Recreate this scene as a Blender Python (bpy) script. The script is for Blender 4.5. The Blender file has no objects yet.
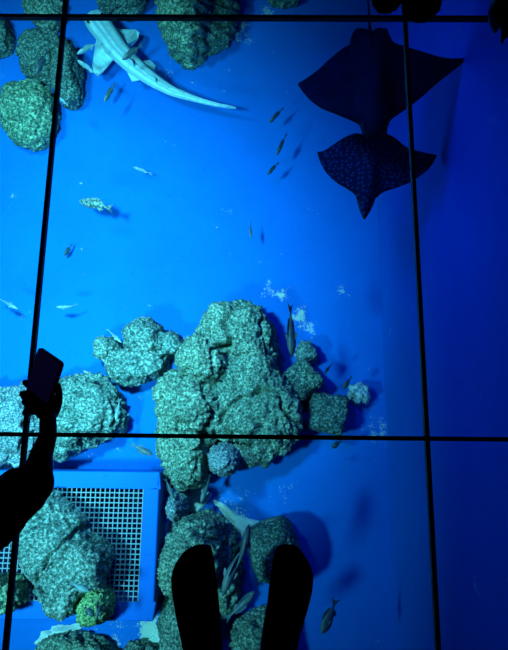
import bpy, bmesh, math, random
from mathutils import Vector, Matrix, Quaternion, noise
random.seed(7)
SC = bpy.context.scene
C = SC.collection
PI = math.pi

# ------------------------------------------------------------------ camera
FPX, CAM_H = 560.0, 1.35
PITCH, ROLL, YAW = math.radians(11.965), math.radians(-1.754), math.radians(2.304)
CAMROT = Matrix.Rotation(YAW, 4, 'Z') @ Matrix.Rotation(PITCH, 4, 'X') @ Matrix.Rotation(ROLL, 4, 'Z')
CAMPOS = Vector((0, 0, CAM_H))
cd = bpy.data.cameras.new('camera'); cam = bpy.data.objects.new('camera', cd); C.objects.link(cam)
cam.matrix_world = Matrix.Translation(CAMPOS) @ CAMROT
cd.sensor_fit = 'VERTICAL'; cd.sensor_height = 36.0; cd.lens = FPX / 650.0 * 36.0
cd.clip_start = 0.02; cd.clip_end = 60
SC.camera = cam

def P(x, y, z):
    """the point of the horizontal level z that the photograph shows at (x, y)"""
    d = CAMROT.to_3x3() @ Vector(((x - 254) / FPX, -(y - 325) / FPX, -1))
    return CAMPOS + d * ((z - CAM_H) / d.z)

FLOOR = -3.5
DECK = -3.12          # top of the raised grate housing

# ------------------------------------------------------------------ materials
def mat(name, col, rough=0.6, spec=0.5, metal=0.0):
    m = bpy.data.materials.new(name); m.use_nodes = True
    b = m.node_tree.nodes['Principled BSDF']
    b.inputs['Base Color'].default_value = (*col, 1)
    b.inputs['Roughness'].default_value = rough
    b.inputs['Specular IOR Level'].default_value = spec
    b.inputs['Metallic'].default_value = metal
    return m, m.node_tree, b

def nd(t, kind, **kw):
    n = t.nodes.new(kind)
    for k, v in kw.items():
        setattr(n, k, v)
    return n

def noise_tex(t, scale, detail=4, rough=0.6, coord='Object'):
    tc = nd(t, 'ShaderNodeTexCoord'); n = nd(t, 'ShaderNodeTexNoise')
    n.inputs['Scale'].default_value = scale; n.inputs['Detail'].default_value = detail
    n.inputs['Roughness'].default_value = rough
    t.links.new(tc.outputs[coord], n.inputs['Vector'])
    return n

def ramp(t, src, stops):
    r = nd(t, 'ShaderNodeValToRGB'); e = r.color_ramp.elements
    while len(e) < len(stops): e.new(0.5)
    for el, (p, c) in zip(e, stops):
        el.position = p; el.color = (*c, 1) if len(c) == 3 else c
    t.links.new(src, r.inputs['Fac'])
    return r

def bump(t, b, src, strength, dist):
    n = nd(t, 'ShaderNodeBump'); n.inputs['Strength'].default_value = strength
    n.inputs['Distance'].default_value = dist
    t.links.new(src, n.inputs['Height']); t.links.new(n.outputs['Normal'], b.inputs['Normal'])

def rock_mat(name, dark, mid, pale, scale=26, thr=0.66):
    """weathered reef rock: encrusted in patches, with pale growth specks"""
    m, t, b = mat(name, mid, 0.85, 0.25)
    n1 = noise_tex(t, scale * 1.3, 5, 0.75); n2 = noise_tex(t, 3.5, 4, 0.65)
    r1 = ramp(t, n1.outputs['Fac'], [(0.40, dark), (0.51, mid), (thr - .02, pale)])
    r2 = ramp(t, n2.outputs['Fac'], [(0.35, (0.55, 0.66, 0.68)), (0.62, (1, 1, 1))])
    mx = nd(t, 'ShaderNodeMix', data_type='RGBA', blend_type='MULTIPLY')
    mx.inputs[0].default_value = 1.0
    t.links.new(r1.outputs['Color'], mx.inputs[6]); t.links.new(r2.outputs['Color'], mx.inputs[7])
    t.links.new(mx.outputs[2], b.inputs['Base Color'])
    n3 = noise_tex(t, 30, 6, 0.7)
    bump(t, b, n3.outputs['Fac'], 0.75, 0.03)
    return m

M = {}
M['rock'] = rock_mat('reef_rock', (0.035, 0.085, 0.065), (0.18, 0.29, 0.215), (0.66, 0.86, 0.64), 40)
M['rock_pale'] = rock_mat('pale_reef_rock', (0.035, 0.09, 0.08), (0.165, 0.29, 0.255), (0.66, 0.86, 0.76), 36)
M['rock_green'] = rock_mat('green_reef_rock', (0.03, 0.085, 0.06), (0.15, 0.28, 0.18), (0.60, 0.84, 0.52), 34)
M['rock_dark'] = rock_mat('dark_reef_rock', (0.02, 0.06, 0.05), (0.09, 0.18, 0.15), (0.55, 0.75, 0.62), 44, 0.7)
M['coral_blue'] = rock_mat('bluish_coral', (0.05, 0.10, 0.12), (0.20, 0.31, 0.34), (0.72, 0.84, 0.84), 56, 0.62)
M['coral_green'] = rock_mat('yellow_green_coral', (0.04, 0.12, 0.06), (0.22, 0.46, 0.18), (0.8, 1.0, 0.45), 50, 0.64)
M['coral_pale'] = rock_mat('pale_coral', (0.40, 0.55, 0.50), (0.72, 0.86, 0.78), (0.95, 0.98, 0.92), 50, 0.64)

def paint(name, col, rough, stain=0.8, spots=()):
    """blue pool paint: faint stains, and sand grains spilled in loose drifts round given places"""
    m, t, b = mat(name, col, rough, 0.08)
    n1 = noise_tex(t, 1.3, 5, 0.65)
    r1 = ramp(t, n1.outputs['Fac'], [(0.3, tuple(c * stain for c in col)), (0.7, col)])
    out = r1.outputs['Color']
    n0 = noise_tex(t, 22, 5, 0.7)
    r0 = ramp(t, n0.outputs['Fac'], [(0.60, (1, 1, 1)), (0.70, (0.45, 0.5, 0.62))])
    mx0 = nd(t, 'ShaderNodeMix', data_type='RGBA', blend_type='MULTIPLY'); mx0.inputs[0].default_value = 0.7
    t.links.new(out, mx0.inputs[6]); t.links.new(r0.outputs['Color'], mx0.inputs[7])
    out = mx0.outputs[2]
    if spots:
        tc = nd(t, 'ShaderNodeTexCoord'); acc = None
        for (p, r, k) in spots:
            d = nd(t, 'ShaderNodeVectorMath', operation='DISTANCE')
            d.inputs[1].default_value = p
            t.links.new(tc.outputs['Object'], d.inputs[0])
            mr = nd(t, 'ShaderNodeMapRange'); mr.inputs['From Min'].default_value = 0
            mr.inputs['From Max'].default_value = r
            mr.inputs['To Min'].default_value = k; mr.inputs['To Max'].default_value = 0
            t.links.new(d.outputs['Value'], mr.inputs['Value'])
            if acc is None: acc = mr.outputs['Result']
            else:
                a = nd(t, 'ShaderNodeMath', operation='MAXIMUM')
                t.links.new(acc, a.inputs[0]); t.links.new(mr.outputs['Result'], a.inputs[1]); acc = a.outputs[0]
        g = noise_tex(t, 55, 6, 0.8)
        g2 = noise_tex(t, 7, 3, 0.6)
        s = nd(t, 'ShaderNodeMath', operation='MULTIPLY'); t.links.new(g.outputs['Fac'], s.inputs[0]); s.inputs[1].default_value = 0.6
        s2 = nd(t, 'ShaderNodeMath', operation='MULTIPLY_ADD'); t.links.new(g2.outputs['Fac'], s2.inputs[0]); s2.inputs[1].default_value = 0.5
        t.links.new(s.outputs[0], s2.inputs[2])
        ad = nd(t, 'ShaderNodeMath', operation='MULTIPLY_ADD'); t.links.new(acc, ad.inputs[0]); ad.inputs[1].default_value = 0.22
        t.links.new(s2.outputs[0], ad.inputs[2])
        rr = ramp(t, ad.outputs[0], [(0.70, (0, 0, 0)), (0.76, (1, 1, 1))])
        mx = nd(t, 'ShaderNodeMix', data_type='RGBA')
        t.links.new(rr.outputs['Color'], mx.inputs[0]); t.links.new(out, mx.inputs[6])
        mx.inputs[7].default_value = (0.55, 0.66, 0.55, 1)
        out = mx.outputs[2]
    t.links.new(out, b.inputs['Base Color'])
    bump(t, b, n0.outputs['Fac'], 0.15, 0.01)
    return m

def spot(x, y, r, k): return (tuple(P(x, y, FLOOR)), r, k)
SPOTS = [spot(268, 292, .13, 1), spot(282, 294, .12, .9), spot(300, 316, .2, .95), spot(306, 330, .2, 1), spot(302, 350, .15, 1.0),
         spot(184, 340, .12, 1.0), spot(335, 296, .2, .55), spot(372, 425, .3, .55), spot(375, 400, .3, .5), spot(270, 12, .16, 1.0),
         spot(243, 30, .22, .95), spot(165, 82, .35, .5), spot(210, 80, .3, .35), spot(150, 628, .3, 1.1), spot(100, 632, .35, .75),
         spot(232, 515, .35, .9), spot(20, 463, .5, .7), spot(95, 462, .4, .5), spot(262, 560, .3, .4), spot(270, 490, .3, .35)]
M['floor_paint'] = paint('blue_tank_floor_paint', (0.0, 0.165, 0.64), 0.8, 0.85, SPOTS)
M['wall_paint'] = paint('deep_blue_tank_wall_paint', (0.0, 0.025, 0.60), 0.8, 0.85)
M['deck_paint'] = paint('blue_housing_paint', (0.0, 0.16, 0.70), 0.6, 0.9)
M['pit'] = mat('dark_pit_bottom', (0.0, 0.012, 0.06), 0.9, 0.1)[0]
M['grate'] = mat('pale_grate_plastic', (0.22, 0.36, 0.42), 0.6, 0.2)[0]
m, t, b = mat('sand_grains', (0.6, 0.72, 0.6), 0.95, 0.1)
n = noise_tex(t, 90, 4, 0.7); r = ramp(t, n.outputs['Fac'], [(0.35, (0.5, 0.66, 0.56)), (0.62, (0.85, 0.97, 0.85))])
t.links.new(r.outputs['Color'], b.inputs['Base Color']); bump(t, b, n.outputs['Fac'], 0.5, 0.01)
M['sand'] = m
M['steel'] = mat('dark_grey_steel', (0.035, 0.045, 0.05), 0.45, 0.5, 0.3)[0]
M['slab'] = mat('black_floor_covering', (0.006, 0.006, 0.007), 0.9, 0.1)[0]

m = bpy.data.materials.new('clear_glass'); m.use_nodes = True; t = m.node_tree; t.nodes.clear()
o = nd(t, 'ShaderNodeOutputMaterial'); mixn = nd(t, 'ShaderNodeMixShader'); tr = nd(t, 'ShaderNodeBsdfTransparent')
tr.inputs['Color'].default_value = (0.97, 0.985, 0.99, 1)
gl = nd(t, 'ShaderNodeBsdfGlossy'); gl.inputs['Roughness'].default_value = 0.03
mixn.inputs[0].default_value = 0.03
t.links.new(tr.outputs[0], mixn.inputs[1]); t.links.new(gl.outputs[0], mixn.inputs[2]); t.links.new(mixn.outputs[0], o.inputs['Surface'])
M['glass'] = m
m = bpy.data.materials.new('blue_water'); m.use_nodes = True; t = m.node_tree; t.nodes.clear()
o = nd(t, 'ShaderNodeOutputMaterial'); va = nd(t, 'ShaderNodeVolumeAbsorption')
va.inputs['Color'].default_value = (0.10, 0.80, 0.97, 1); va.inputs['Density'].default_value = 0.16
t.links.new(va.outputs[0], o.inputs['Volume'])
M['water'] = m

def fish_mat(name, a, b_, scale=14, lo=.42, hi=.6, rough=.45):
    m, t, b = mat(name, a, rough, 0.4)
    n = noise_tex(t, scale, 3, 0.6); r = ramp(t, n.outputs['Fac'], [(lo, a), (hi, b_)])
    t.links.new(r.outputs['Color'], b.inputs['Base Color']); return m
M['fish_pale'] = fish_mat('pale_fish_skin', (0.14, 0.30, 0.32), (0.34, 0.52, 0.50))
M['fish_olive'] = fish_mat('olive_fish_skin', (0.02, 0.06, 0.075), (0.07, 0.14, 0.14))
M['fish_dark'] = fish_mat('slate_fish_skin', (0.02, 0.05, 0.07), (0.05, 0.09, 0.10))
M['fish_grey'] = fish_mat('blue_grey_fish_skin', (0.05, 0.11, 0.13), (0.12, 0.20, 0.20))
M['fish_spot'] = fish_mat('mottled_fish_skin', (0.03, 0.07, 0.08), (0.20, 0.32, 0.29), 60, .45, .55)
M['eye'] = mat('fish_eye_black', (0.005, 0.005, 0.006), 0.2)[0]
M['shark'] = fish_mat('pale_shark_skin', (0.30, 0.56, 0.58), (0.44, 0.74, 0.74), 20, .35, .6, .6)
M['shark_line'] = mat('darker_shark_ridge', (0.24, 0.46, 0.49), 0.6)[0]
M['ray_dark'] = fish_mat('black_ray_skin', (0.006, 0.010, 0.018), (0.012, 0.018, 0.03), 12, .4, .65, .6)
M['ray_dark'].node_tree.nodes['Principled BSDF'].inputs['Specular IOR Level'].default_value = .06
m, t, b = mat('spotted_ray_skin', (0.02, 0.05, 0.07), 0.7, 0.08)
tc = nd(t, 'ShaderNodeTexCoord'); v = nd(t, 'ShaderNodeTexVoronoi'); v.inputs['Scale'].default_value = 36; v.inputs['Randomness'].default_value = 0.75
v.voronoi_dimensions = '2D'
t.links.new(tc.outputs['Object'], v.inputs['Vector'])
r = ramp(t, v.outputs['Distance'], [(0.20, (0.07, 0.14, 0.15)), (0.32, (0.012, 0.032, 0.048))])
t.links.new(r.outputs['Color'], b.inputs['Base Color']); M['ray_spots'] = m
def cloth(name, col):
    m, t, b = mat(name, col, 0.95, 0.05)
    n = noise_tex(t, 160, 2, 0.5); bump(t, b, n.outputs['Fac'], 0.3, 0.002); return m
M['black_cloth'] = cloth('black_cloth', (0.004, 0.004, 0.005))
M['dark_cloth'] = cloth('charcoal_cloth', (0.010, 0.010, 0.011))
M['fuzzy_cloth'] = cloth('fuzzy_brown_cloth', (0.022, 0.016, 0.014))
M['skin'] = mat('skin', (0.05, 0.032, 0.025), 0.6, 0.3)[0]
M['hair'] = mat('black_hair', (0.006, 0.005, 0.005), 0.7, 0.3)[0]
M['phone'] = mat('black_phone_case', (0.006, 0.006, 0.010), 0.35)[0]
m, t, b = mat('phone_screen', (0.008, 0.006, 0.03), 0.12)
b.inputs['Emission Color'].default_value = (0.10, 0.06, 0.8, 1); b.inputs['Emission Strength'].default_value = 0.012  # screen is off; faint violet glow stands in for its reflections
M['screen'] = m

# ------------------------------------------------------------------ mesh helpers
def link(name, me, parent=None, kind=None):
    o = bpy.data.objects.new(name, me); C.objects.link(o)
    if parent is not None: o.parent = parent
    if kind: o['kind'] = kind
    return o
def finish(bm, name, m, parent=None, kind=None, smooth=True):
    bmesh.ops.recalc_face_normals(bm, faces=bm.faces)
    me = bpy.data.meshes.new(name); bm.to_mesh(me); bm.free()
    me.materials.append(m)
    if smooth:
        for p in me.polygons: p.use_smooth = True
    return link(name, me, parent, kind)
def tag(o, label, cat, group=None, kind=None):
    o['label'] = label; o['category'] = cat
    if group: o['group'] = group
    if kind: o['kind'] = kind
    return o
def empty(name, loc):
    o = bpy.data.objects.new(name, None); C.objects.link(o); o.location = loc; o.empty_display_size = .1
    return o
def box(bm, lo, hi):
    vs = [bm.verts.new((x, y, z)) for z in (lo[2], hi[2]) for y in (lo[1], hi[1]) for x in (lo[0], hi[0])]
    for f in ((0, 2, 3, 1), (4, 5, 7, 6), (0, 1, 5, 4), (2, 6, 7, 3), (0, 4, 6, 2), (1, 3, 7, 5)):
        bm.faces.new([vs[i] for i in f])
def rings(bm, rs, cap=True):
    """skin a list of closed vertex rings"""
    R = [[bm.verts.new(p) for p in r] for r in rs]
    n = len(R[0])
    for a, b in zip(R, R[1:]):
        for i in range(n):
            bm.faces.new((a[i], a[(i + 1) % n], b[(i + 1) % n], b[i]))
    if cap:
        bm.faces.new(R[0][::-1]); bm.faces.new(R[-1])
def capsule(bm, p0, r0, p1, r1, n=14):
    """a limb section: tapering tube with round ends"""
    p0, p1 = Vector(p0), Vector(p1); d = (p1 - p0)
    if d.length < 1e-5: d = Vector((0, 0, 1e-3)); p1 = p0 + d
    q = d.normalized().to_track_quat('Z', 'Y'); rs = []
    def ring(c, r): rs.append([c + q @ Vector((r * math.cos(2 * PI * i / n), r * math.sin(2 * PI * i / n), 0)) for i in range(n)])
    dn = d.normalized()
    for k in (-80, -50, -25): ring(p0 + dn * r0 * math.sin(math.radians(k)), r0 * math.cos(math.radians(k)))
    ring(p0, r0); ring(p1, r1)
    for k in (25, 50, 80): ring(p1 + dn * r1 * math.sin(math.radians(k)), r1 * math.cos(math.radians(k)))
    rings(bm, rs)
def chain(bm, pts, n=14):
    for (a, ra), (b, rb) in zip(pts, pts[1:]): capsule(bm, a, ra, b, rb, n)
def remeshed(bm, voxel, smooth_iter=0):
    """melt overlapping closed shapes into one continuous skin"""
    me = bpy.data.meshes.new('tmp'); bm.to_mesh(me); bm.free()
    o = bpy.data.objects.new('tmp', me); C.objects.link(o)
    md = o.modifiers.new('r', 'REMESH'); md.mode = 'VOXEL'; md.voxel_size = voxel
    if smooth_iter:
        s = o.modifiers.new('s', 'SMOOTH'); s.iterations = smooth_iter; s.factor = 0.5
    dg = bpy.context.evaluated_depsgraph_get(); dg.update()
    out = bpy.data.meshes.new_from_object(o.evaluated_get(dg))
    bpy.data.objects.remove(o); bpy.data.meshes.remove(me)
    return out
def mesh_obj(name, me, m, parent=None, kind=None):
    me.name = name; me.materials.clear(); me.materials.append(m)
    for p in me.polygons: p.use_smooth = True
    return link(name, me, parent, kind)

# ------------------------------------------------------------------ setting: tank, glass floor, frame
XW = P(382, 330, FLOOR).x
bm = bmesh.new(); box(bm, (-5.2, -4.6, FLOOR - .2), (XW + .3, 5.4, FLOOR)); finish(bm, 'floor', M['floor_paint'], kind='structure', smooth=False)
def wall(name, lo, hi):
    bm = bmesh.new(); box(bm, lo, hi); finish(bm, name, M['floor_paint' if name == 'wall_right' else 'wall_paint'], kind='structure', smooth=False)
wall('wall_right', (XW, -4.4, FLOOR), (XW + .3, 5.2, -.06))
wall('wall_left', (-5.2, -4.4, FLOOR), (-5.0, 5.2, -.06))
wall('wall_back', (-5.2, 5.2, FLOOR), (XW + .3, 5.4, -.06))
wall('wall_front', (-5.2, -4.6, FLOOR), (XW + .3, -4.4, -.06))
bm = bmesh.new(); box(bm, (-4.999, -4.399, FLOOR + .0005), (XW - .001, 5.199, -.075)); finish(bm, 'water', M['water'], kind='structure', smooth=False)

BX = [-.5534 - .9541, -.5534, .4007, .4007 + .9541]          # frame bars running away from the photographer
BY = [.0157 - 1.1498, .0157, 1.1655, 1.1655 + 1.1498]         # frame bars running across
HW, TOPZ = .0052, .0
k = 0
for i in range(3):
    for j in range(3):
        k += 1; bm = bmesh.new()
        box(bm, (BX[i] + HW, BY[j] + HW, -.0135), (BX[i + 1] - HW, BY[j + 1] - HW, 0))
        finish(bm, 'window_%d' % k, M['glass'], kind='structure', smooth=False)
k = 0
for x in BX:
    k += 1; bm = bmesh.new(); box(bm, (x - HW, BY[0], -.014), (x + HW, BY[-1], .0008)); finish(bm, 'trim_%d' % k, M['steel'], kind='structure', smooth=False)
for y in BY:
    k += 1; bm = bmesh.new(); box(bm, (BX[0], y - HW, -.013), (BX[-1], y + HW, .0012)); finish(bm, 'trim_%d' % k, M['steel'], kind='structure', smooth=False)
def rim(name, lo, hi):
    bm = bmesh.new(); box(bm, lo, hi); finish(bm, name, M['slab'], kind='structure', smooth=False)
rim('trim_9', (-6, BY[-1] + HW, -.06), (6, 7, .0)); rim('trim_10', (-6, -6, -.06), (6, BY[0] - HW, .0))
rim('trim_11', (-6, BY[0], -.06), (BX[0] - HW, BY[-1], .0)); rim('trim_12', (BX[-1] + HW, BY[0], -.06), (6, BY[-1], .0))

# ------------------------------------------------------------------ raised housing with grate
R0 = P(160.3, 472, DECK); R1 = P(152.7, 621, DECK)
hx1 = (R0.x + R1.x) / 2; hy1, hy0 = R0.y, P(90, 621, DECK).y; hx0 = P(-70, 540, DECK).x
G0 = P(145, 487.5, DECK); G1 = P(137, 603.5, DECK)
gx1 = (G0.x + G1.x) / 2; gy1, gy0 = G0.y, G1.y; gx0 = P(-40, 540, DECK).x
plat = empty('grate_platform', ((hx0 + hx1) / 2, (hy0 + hy1) / 2, FLOOR))
tag(plat, 'low bright blue raised platform on the tank floor holding a square-mesh grate', 'platform')
off = -plat.location
def local(o, parent): o.matrix_parent_inverse = Matrix.Translation(-parent.location); return o
bm = bmesh.new()
for lo, hi in (((hx0, gy1, FLOOR), (hx1, hy1, DECK)), ((hx0, hy0, FLOOR), (hx1, gy0, DECK)), ((gx1, gy0, FLOOR), (hx1, gy1, DECK)), ((hx0, gy0, FLOOR), (gx0, gy1, DECK))):
    box(bm, lo, hi)
bmesh.ops.remove_doubles(bm, verts=bm.verts, dist=1e-5)
# drop the inner joint faces so the surround is one ring
seen = {}
for f in list(bm.faces):
    c = tuple(round(v, 4) for v in f.calc_center_median())
    seen.setdefault(c, []).append(f)
hs = local(finish(bm, 'surround', M['deck_paint'], plat, smooth=False), plat)
bv = hs.modifiers.new('b', 'BEVEL'); bv.width = .012; bv.segments = 3; bv.limit_method = 'ANGLE'
bm = bmesh.new(); box(bm, (gx0, gy0, FLOOR + .002), (gx1, gy1, FLOOR + .03)); local(finish(bm, 'pit_bottom', M['pit'], plat, smooth=False), plat)  # near-black sheet laid over the tank floor under the grate
bm = bmesh.new(); cell = .0375; w = .0035; zt = DECK - .012; zb = DECK - .034
nx = int(round((gx1 - gx0) / cell)); ny = int(round((gy1 - gy0) / cell))
xs = [gx0 + .006 + (gx1 - gx0 - .012) * i / nx for i in range(nx + 1)]; ys = [gy0 + .006 + (gy1 - gy0 - .012) * i / ny for i in range(ny + 1)]
for x in xs: box(bm, (x - w, ys[0] - w, zb), (x + w, ys[-1] + w, zt))
for y in ys: box(bm, (xs[0] - w, y - w, zb + .001), (xs[-1] + w, y + w, zt - .001))
local(finish(bm, 'grate', M['grate'], plat, smooth=False), plat)

# ------------------------------------------------------------------ rocks and corals
def star(poly, z, n, ctr=None):
    pts = [P(x, y, z) for x, y in poly]
    c = P(ctr[0], ctr[1], z) if ctr else sum(pts, Vector()) / len(pts)
    out = []
    for i in range(n):
        a = 2 * PI * i / n; d = Vector((math.cos(a), math.sin(a))); best = 0
        for p, q in zip(pts, pts[1:] + pts[:1]):
            p2, q2 = (p - c).to_2d(), (q - c).to_2d(); e = q2 - p2
            den = d.x * e.y - d.y * e.x
            if abs(den) < 1e-12: continue
            s = (p2.x * e.y - p2.y * e.x) / den; u = (p2.x * d.y - p2.y * d.x) / den
            if s > 0 and -1e-6 <= u <= 1 + 1e-6: best = max(best, s)
        out.append(best)
    # round the corners a little
    out2 = [(out[i - 1] + 2 * out[i] + out[(i + 1) % n]) / 4 for i in range(n)]
    return c, out2
def lobe(bm, poly, zb, h, p=2.4, ctr=None, n=72, lean=(0, 0)):
    zo = zb + h * .3
    c, rad = star(poly, zo, n, ctr); rs = []
    for s, z in ((.90, 0), (.97, .12), (1, .3)):
        rs.append([(c.x + rad[i] * s * math.cos(2 * PI * i / n), c.y + rad[i] * s * math.sin(2 * PI * i / n), zb + h * z - (.02 if z == 0 else 0)) for i in range(n)])
    for k in range(1, 14):
        s = math.cos(k / 14 * PI / 2) ** (2 / p); zz = .3 + .7 * math.sin(k / 14 * PI / 2) ** (2 / p)
        ox, oy = lean[0] * (zz - .3), lean[1] * (zz - .3)
        rs.append([(c.x + ox + rad[i] * s * math.cos(2 * PI * i / n), c.y + oy + rad[i] * s * math.sin(2 * PI * i / n), zb + h * zz) for i in range(n)])
    rings(bm, rs)
def sm(a, b, x):
    x = min(1, max(0, (x - a) / (b - a))); return x * x * (3 - 2 * x)
def d_craggy(p, s):
    q = p + noise.noise_vector(p * (4 / s)) * .12 * s
    crack = 1 - sm(0, .07, abs(noise.noise(q * (1.7 / s))))
    crack2 = 1 - sm(0, .10, abs(noise.noise(q * (4.1 / s) + Vector((5, 2, 1)))))
    w = noise.voronoi(q * (8.0 / s))[0]
    hole = max(0, noise.noise(p * 11) - .2)
    return (noise.fractal(p * (3 / s), .6, 2, 5) * .05 * s - .11 * s * crack * max(0, .6 + noise.noise(p * 2.5)) - .05 * s * crack2 * max(0, .2 + noise.noise(p * 3.3))
            - .07 * hole - .012 * (1 - sm(0, .16, w[1] - w[0])) + noise.fractal(p * 30, .35, 2.1, 4) * .011)
def d_knobbly(p, s):
    q = p + noise.noise_vector(p * (7 / s)) * .05 * s
    v = noise.voronoi(q * (6 / s))[0]; w = noise.voronoi(q * (16 / s))[0]
    return (noise.fractal(p * (4 / s), .8, 2, 4) * .035 * s + .045 * s * (.38 - v[0]) + .035 * s * (.4 - w[0])
            + noise.fractal(p * 28, .5, 2.1, 4) * .014)
def d_ringed(p, s):
    q = p + noise.noise_vector(p * 6) * .04
    v = noise.voronoi(q * 8)[0]
    ring = math.cos(min(v[0] * 2.2, 1.2) * 2 * PI)
    return noise.fractal(p * 3, .9, 2, 3) * .04 + ring * .034 - .06 * max(0, noise.noise(p * 10) - .2) + noise.fractal(p * 12, .5, 2, 5) * .026
def d_ridged(p, s):
    q = p + noise.noise_vector(p * 3.5) * .10
    return (noise.fractal(p * 3, .9, 2, 3) * .03 * s + math.sin(q.y * 55 + q.z * 40 + q.x * 12) * .016 * s
            - abs(noise.noise(q * 7)) * .05 * s + noise.fractal(p * 22, .6, 2.1, 3) * .012)
def d_block(p, s): return noise.fractal(p * 6, .8, 2, 4) * .016 - .012 * max(0, noise.noise(p * 16)) + noise.fractal(p * 30, .6, 2, 3) * .012
def d_coral(p, s):
    v = noise.voronoi(p * (30 / s))[0]
    return .034 * s * (.4 - v[0]) + noise.fractal(p * 6, .9, 2, 2) * .014
def rock(name, label, cat, lobes, m, fn, s=1.0, voxel=.013, group=None):
    bm = bmesh.new()
    for l in lobes: lobe(bm, **l)
    me = remeshed(bm, voxel, 2)
    nrm = [v.normal.copy() for v in me.vertices]
    zb = min(l['zb'] for l in lobes)
    off = Vector((random.uniform(-9, 9), random.uniform(-9, 9), random.uniform(-9, 9)))
    ctr = Vector((0, 0, 0))
    for v in me.vertices: ctr += v.co
    ctr /= len(me.vertices); ctr.z = zb
    for v, nn in zip(me.vertices, nrm):
        f = min(1, max(0, (v.co.z - zb) / .06)) if s > .3 else 1
        v.co = v.co + nn * fn(v.co + off, s) * (.3 + .7 * f)
        v.co.z = max(v.co.z, zb + .001)
        v.co -= ctr
    o = mesh_obj(name, me, m); o.location = ctr
    return tag(o, label, cat, group)
def L(poly, h, zb=FLOOR, **k): return dict(poly=poly, zb=zb, h=h, **k)
RG = 'reef rocks on the tank floor'
# formations along the top
rock('rock', 'small dark rock cut by the picture edge just under the top cross bar', 'rock', [L([(-25, 15), (2, 17), (10, 25), (13, 39), (10, 51), (-2, 55), (-25, 52)], .28)], M['rock_dark'], d_craggy, .6, group=RG)
rock('rock', 'teal mottled rock straddling the top cross bar beside the corner crossing', 'rock', [L([(17, -25), (62, -25), (66, 8), (60, 26), (48, 33), (37, 27), (24, 11)], .26)], M['rock'], d_knobbly, .8, group=RG)
rock('rock', 'dark speckled rock between the mottled rock and the green round rock', 'rock', [L([(21, 54), (29, 45), (40, 40), (60, 35), (66, 54), (60, 76), (44, 80), (33, 80), (23, 70)], .36)], M['rock_dark'], d_craggy, .7, group=RG)
rock('rock', 'dark upright rock on the shark side of the long frame bar', 'rock', [L([(58, 56), (66, 44), (76, 50), (83, 70), (82, 96), (74, 107), (62, 104), (54, 85)], .4)], M['rock_dark'], d_craggy, .6, group=RG)
rock('rock', 'bright green knobbly round rock crossed by the long frame bar near the top', 'rock', [L([(5, 102), (12, 94), (26, 89), (41, 88), (54, 94), (58, 112), (55, 132), (42, 147), (24, 147), (9, 138), (3, 122)], .42)], M['rock_green'], d_knobbly, .8, group=RG)
rock('rock', 'dark rock above the top cross bar over the shark head', 'rock', [L([(94, -26), (140, -26), (146, 2), (136, 13), (112, 14), (98, 6)], .4)], M['rock_dark'], d_craggy, .7, group=RG)
rock('rock', 'large ledged rock crossing the top bar beside the shark tail', 'rock',
     [L([(156, -30), (212, -30), (214, 20), (206, 50), (190, 60), (178, 55), (164, 42), (158, 18)], .75), L([(190, -30), (236, -30), (240, 10), (232, 36), (218, 50), (200, 55), (190, 30)], .35)], M['rock_green'], d_ridged, 1.0, group=RG)
rock('rock', 'green rock tip barely showing at the top edge near the sand drift', 'rock', [L([(266, -30), (304, -30), (300, 1), (284, 4), (270, 1)], .3)], M['rock_green'], d_knobbly, .6, group=RG)
# middle
rock('rock', 'cauliflower-shaped pale rock standing alone beside the big boulder cluster', 'rock',
     [L([(96, 342), (104, 338), (118, 338), (122, 352), (112, 366), (98, 360)], .34), L([(104, 362), (120, 350), (150, 352), (160, 372), (148, 382), (128, 388), (110, 380)], .36),
      L([(122, 330), (134, 322), (150, 318), (164, 328), (168, 350), (152, 362), (128, 356)], .42), L([(158, 336), (172, 330), (182, 336), (185, 346), (178, 356), (162, 360)], .30), L([(140, 350), (168, 352), (170, 370), (156, 380), (138, 376)], .32)],
     M['rock_pale'], d_knobbly, .75, group=RG)
rock('rock', 'bluish ring-patterned rock behind the hand and phone, at the picture edge', 'rock', [L([(-35, 395), (0, 390), (20, 386), (38, 392), (46, 410), (44, 445), (34, 462), (10, 468), (-35, 465)], .42)], M['coral_blue'], d_ringed, 1.0, group=RG)
rock('rock', 'broad pale ring-patterned rock beside the raised forearm, crossed by the middle bar', 'rock', [L([(48, 385), (66, 380), (92, 378), (108, 384), (120, 396), (126, 414), (122, 428), (100, 441), (76, 454), (58, 458), (46, 430)], .45)], M['rock_pale'], d_ringed, 1.0, group=RG)
rock('boulder_cluster', 'biggest fused boulder formation in the middle of the tank', 'rock',
     [L([(197, 336), (201, 320), (209, 310), (222, 305), (244, 304), (262, 310), (275, 323), (279, 346), (270, 372), (240, 376), (206, 360)], .52, p=2.3),
      L([(180, 352), (186, 342), (200, 336), (216, 340), (226, 352), (232, 372), (224, 392), (204, 394), (184, 376)], .66, p=2.3),
      L([(157, 398), (162, 382), (176, 374), (200, 378), (220, 390), (228, 404), (224, 420), (212, 434), (190, 442), (166, 436), (158, 416)], .62, p=2.3),
      L([(158, 424), (175, 420), (205, 424), (216, 438), (213, 460), (206, 478), (196, 488), (178, 490), (166, 474), (158, 450)], .52, p=2.3),
      L([(214, 360), (246, 346), (270, 352), (283, 380), (297, 402), (302, 424), (296, 440), (268, 446), (236, 446), (214, 430), (206, 400)], .50, p=3.4),
      L([(208, 425), (250, 420), (296, 428), (290, 446), (270, 463), (250, 467), (238, 462), (220, 444)], .36, p=3.2)],
     M['rock'], d_craggy, 1.0, .0115, group=RG)
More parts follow.
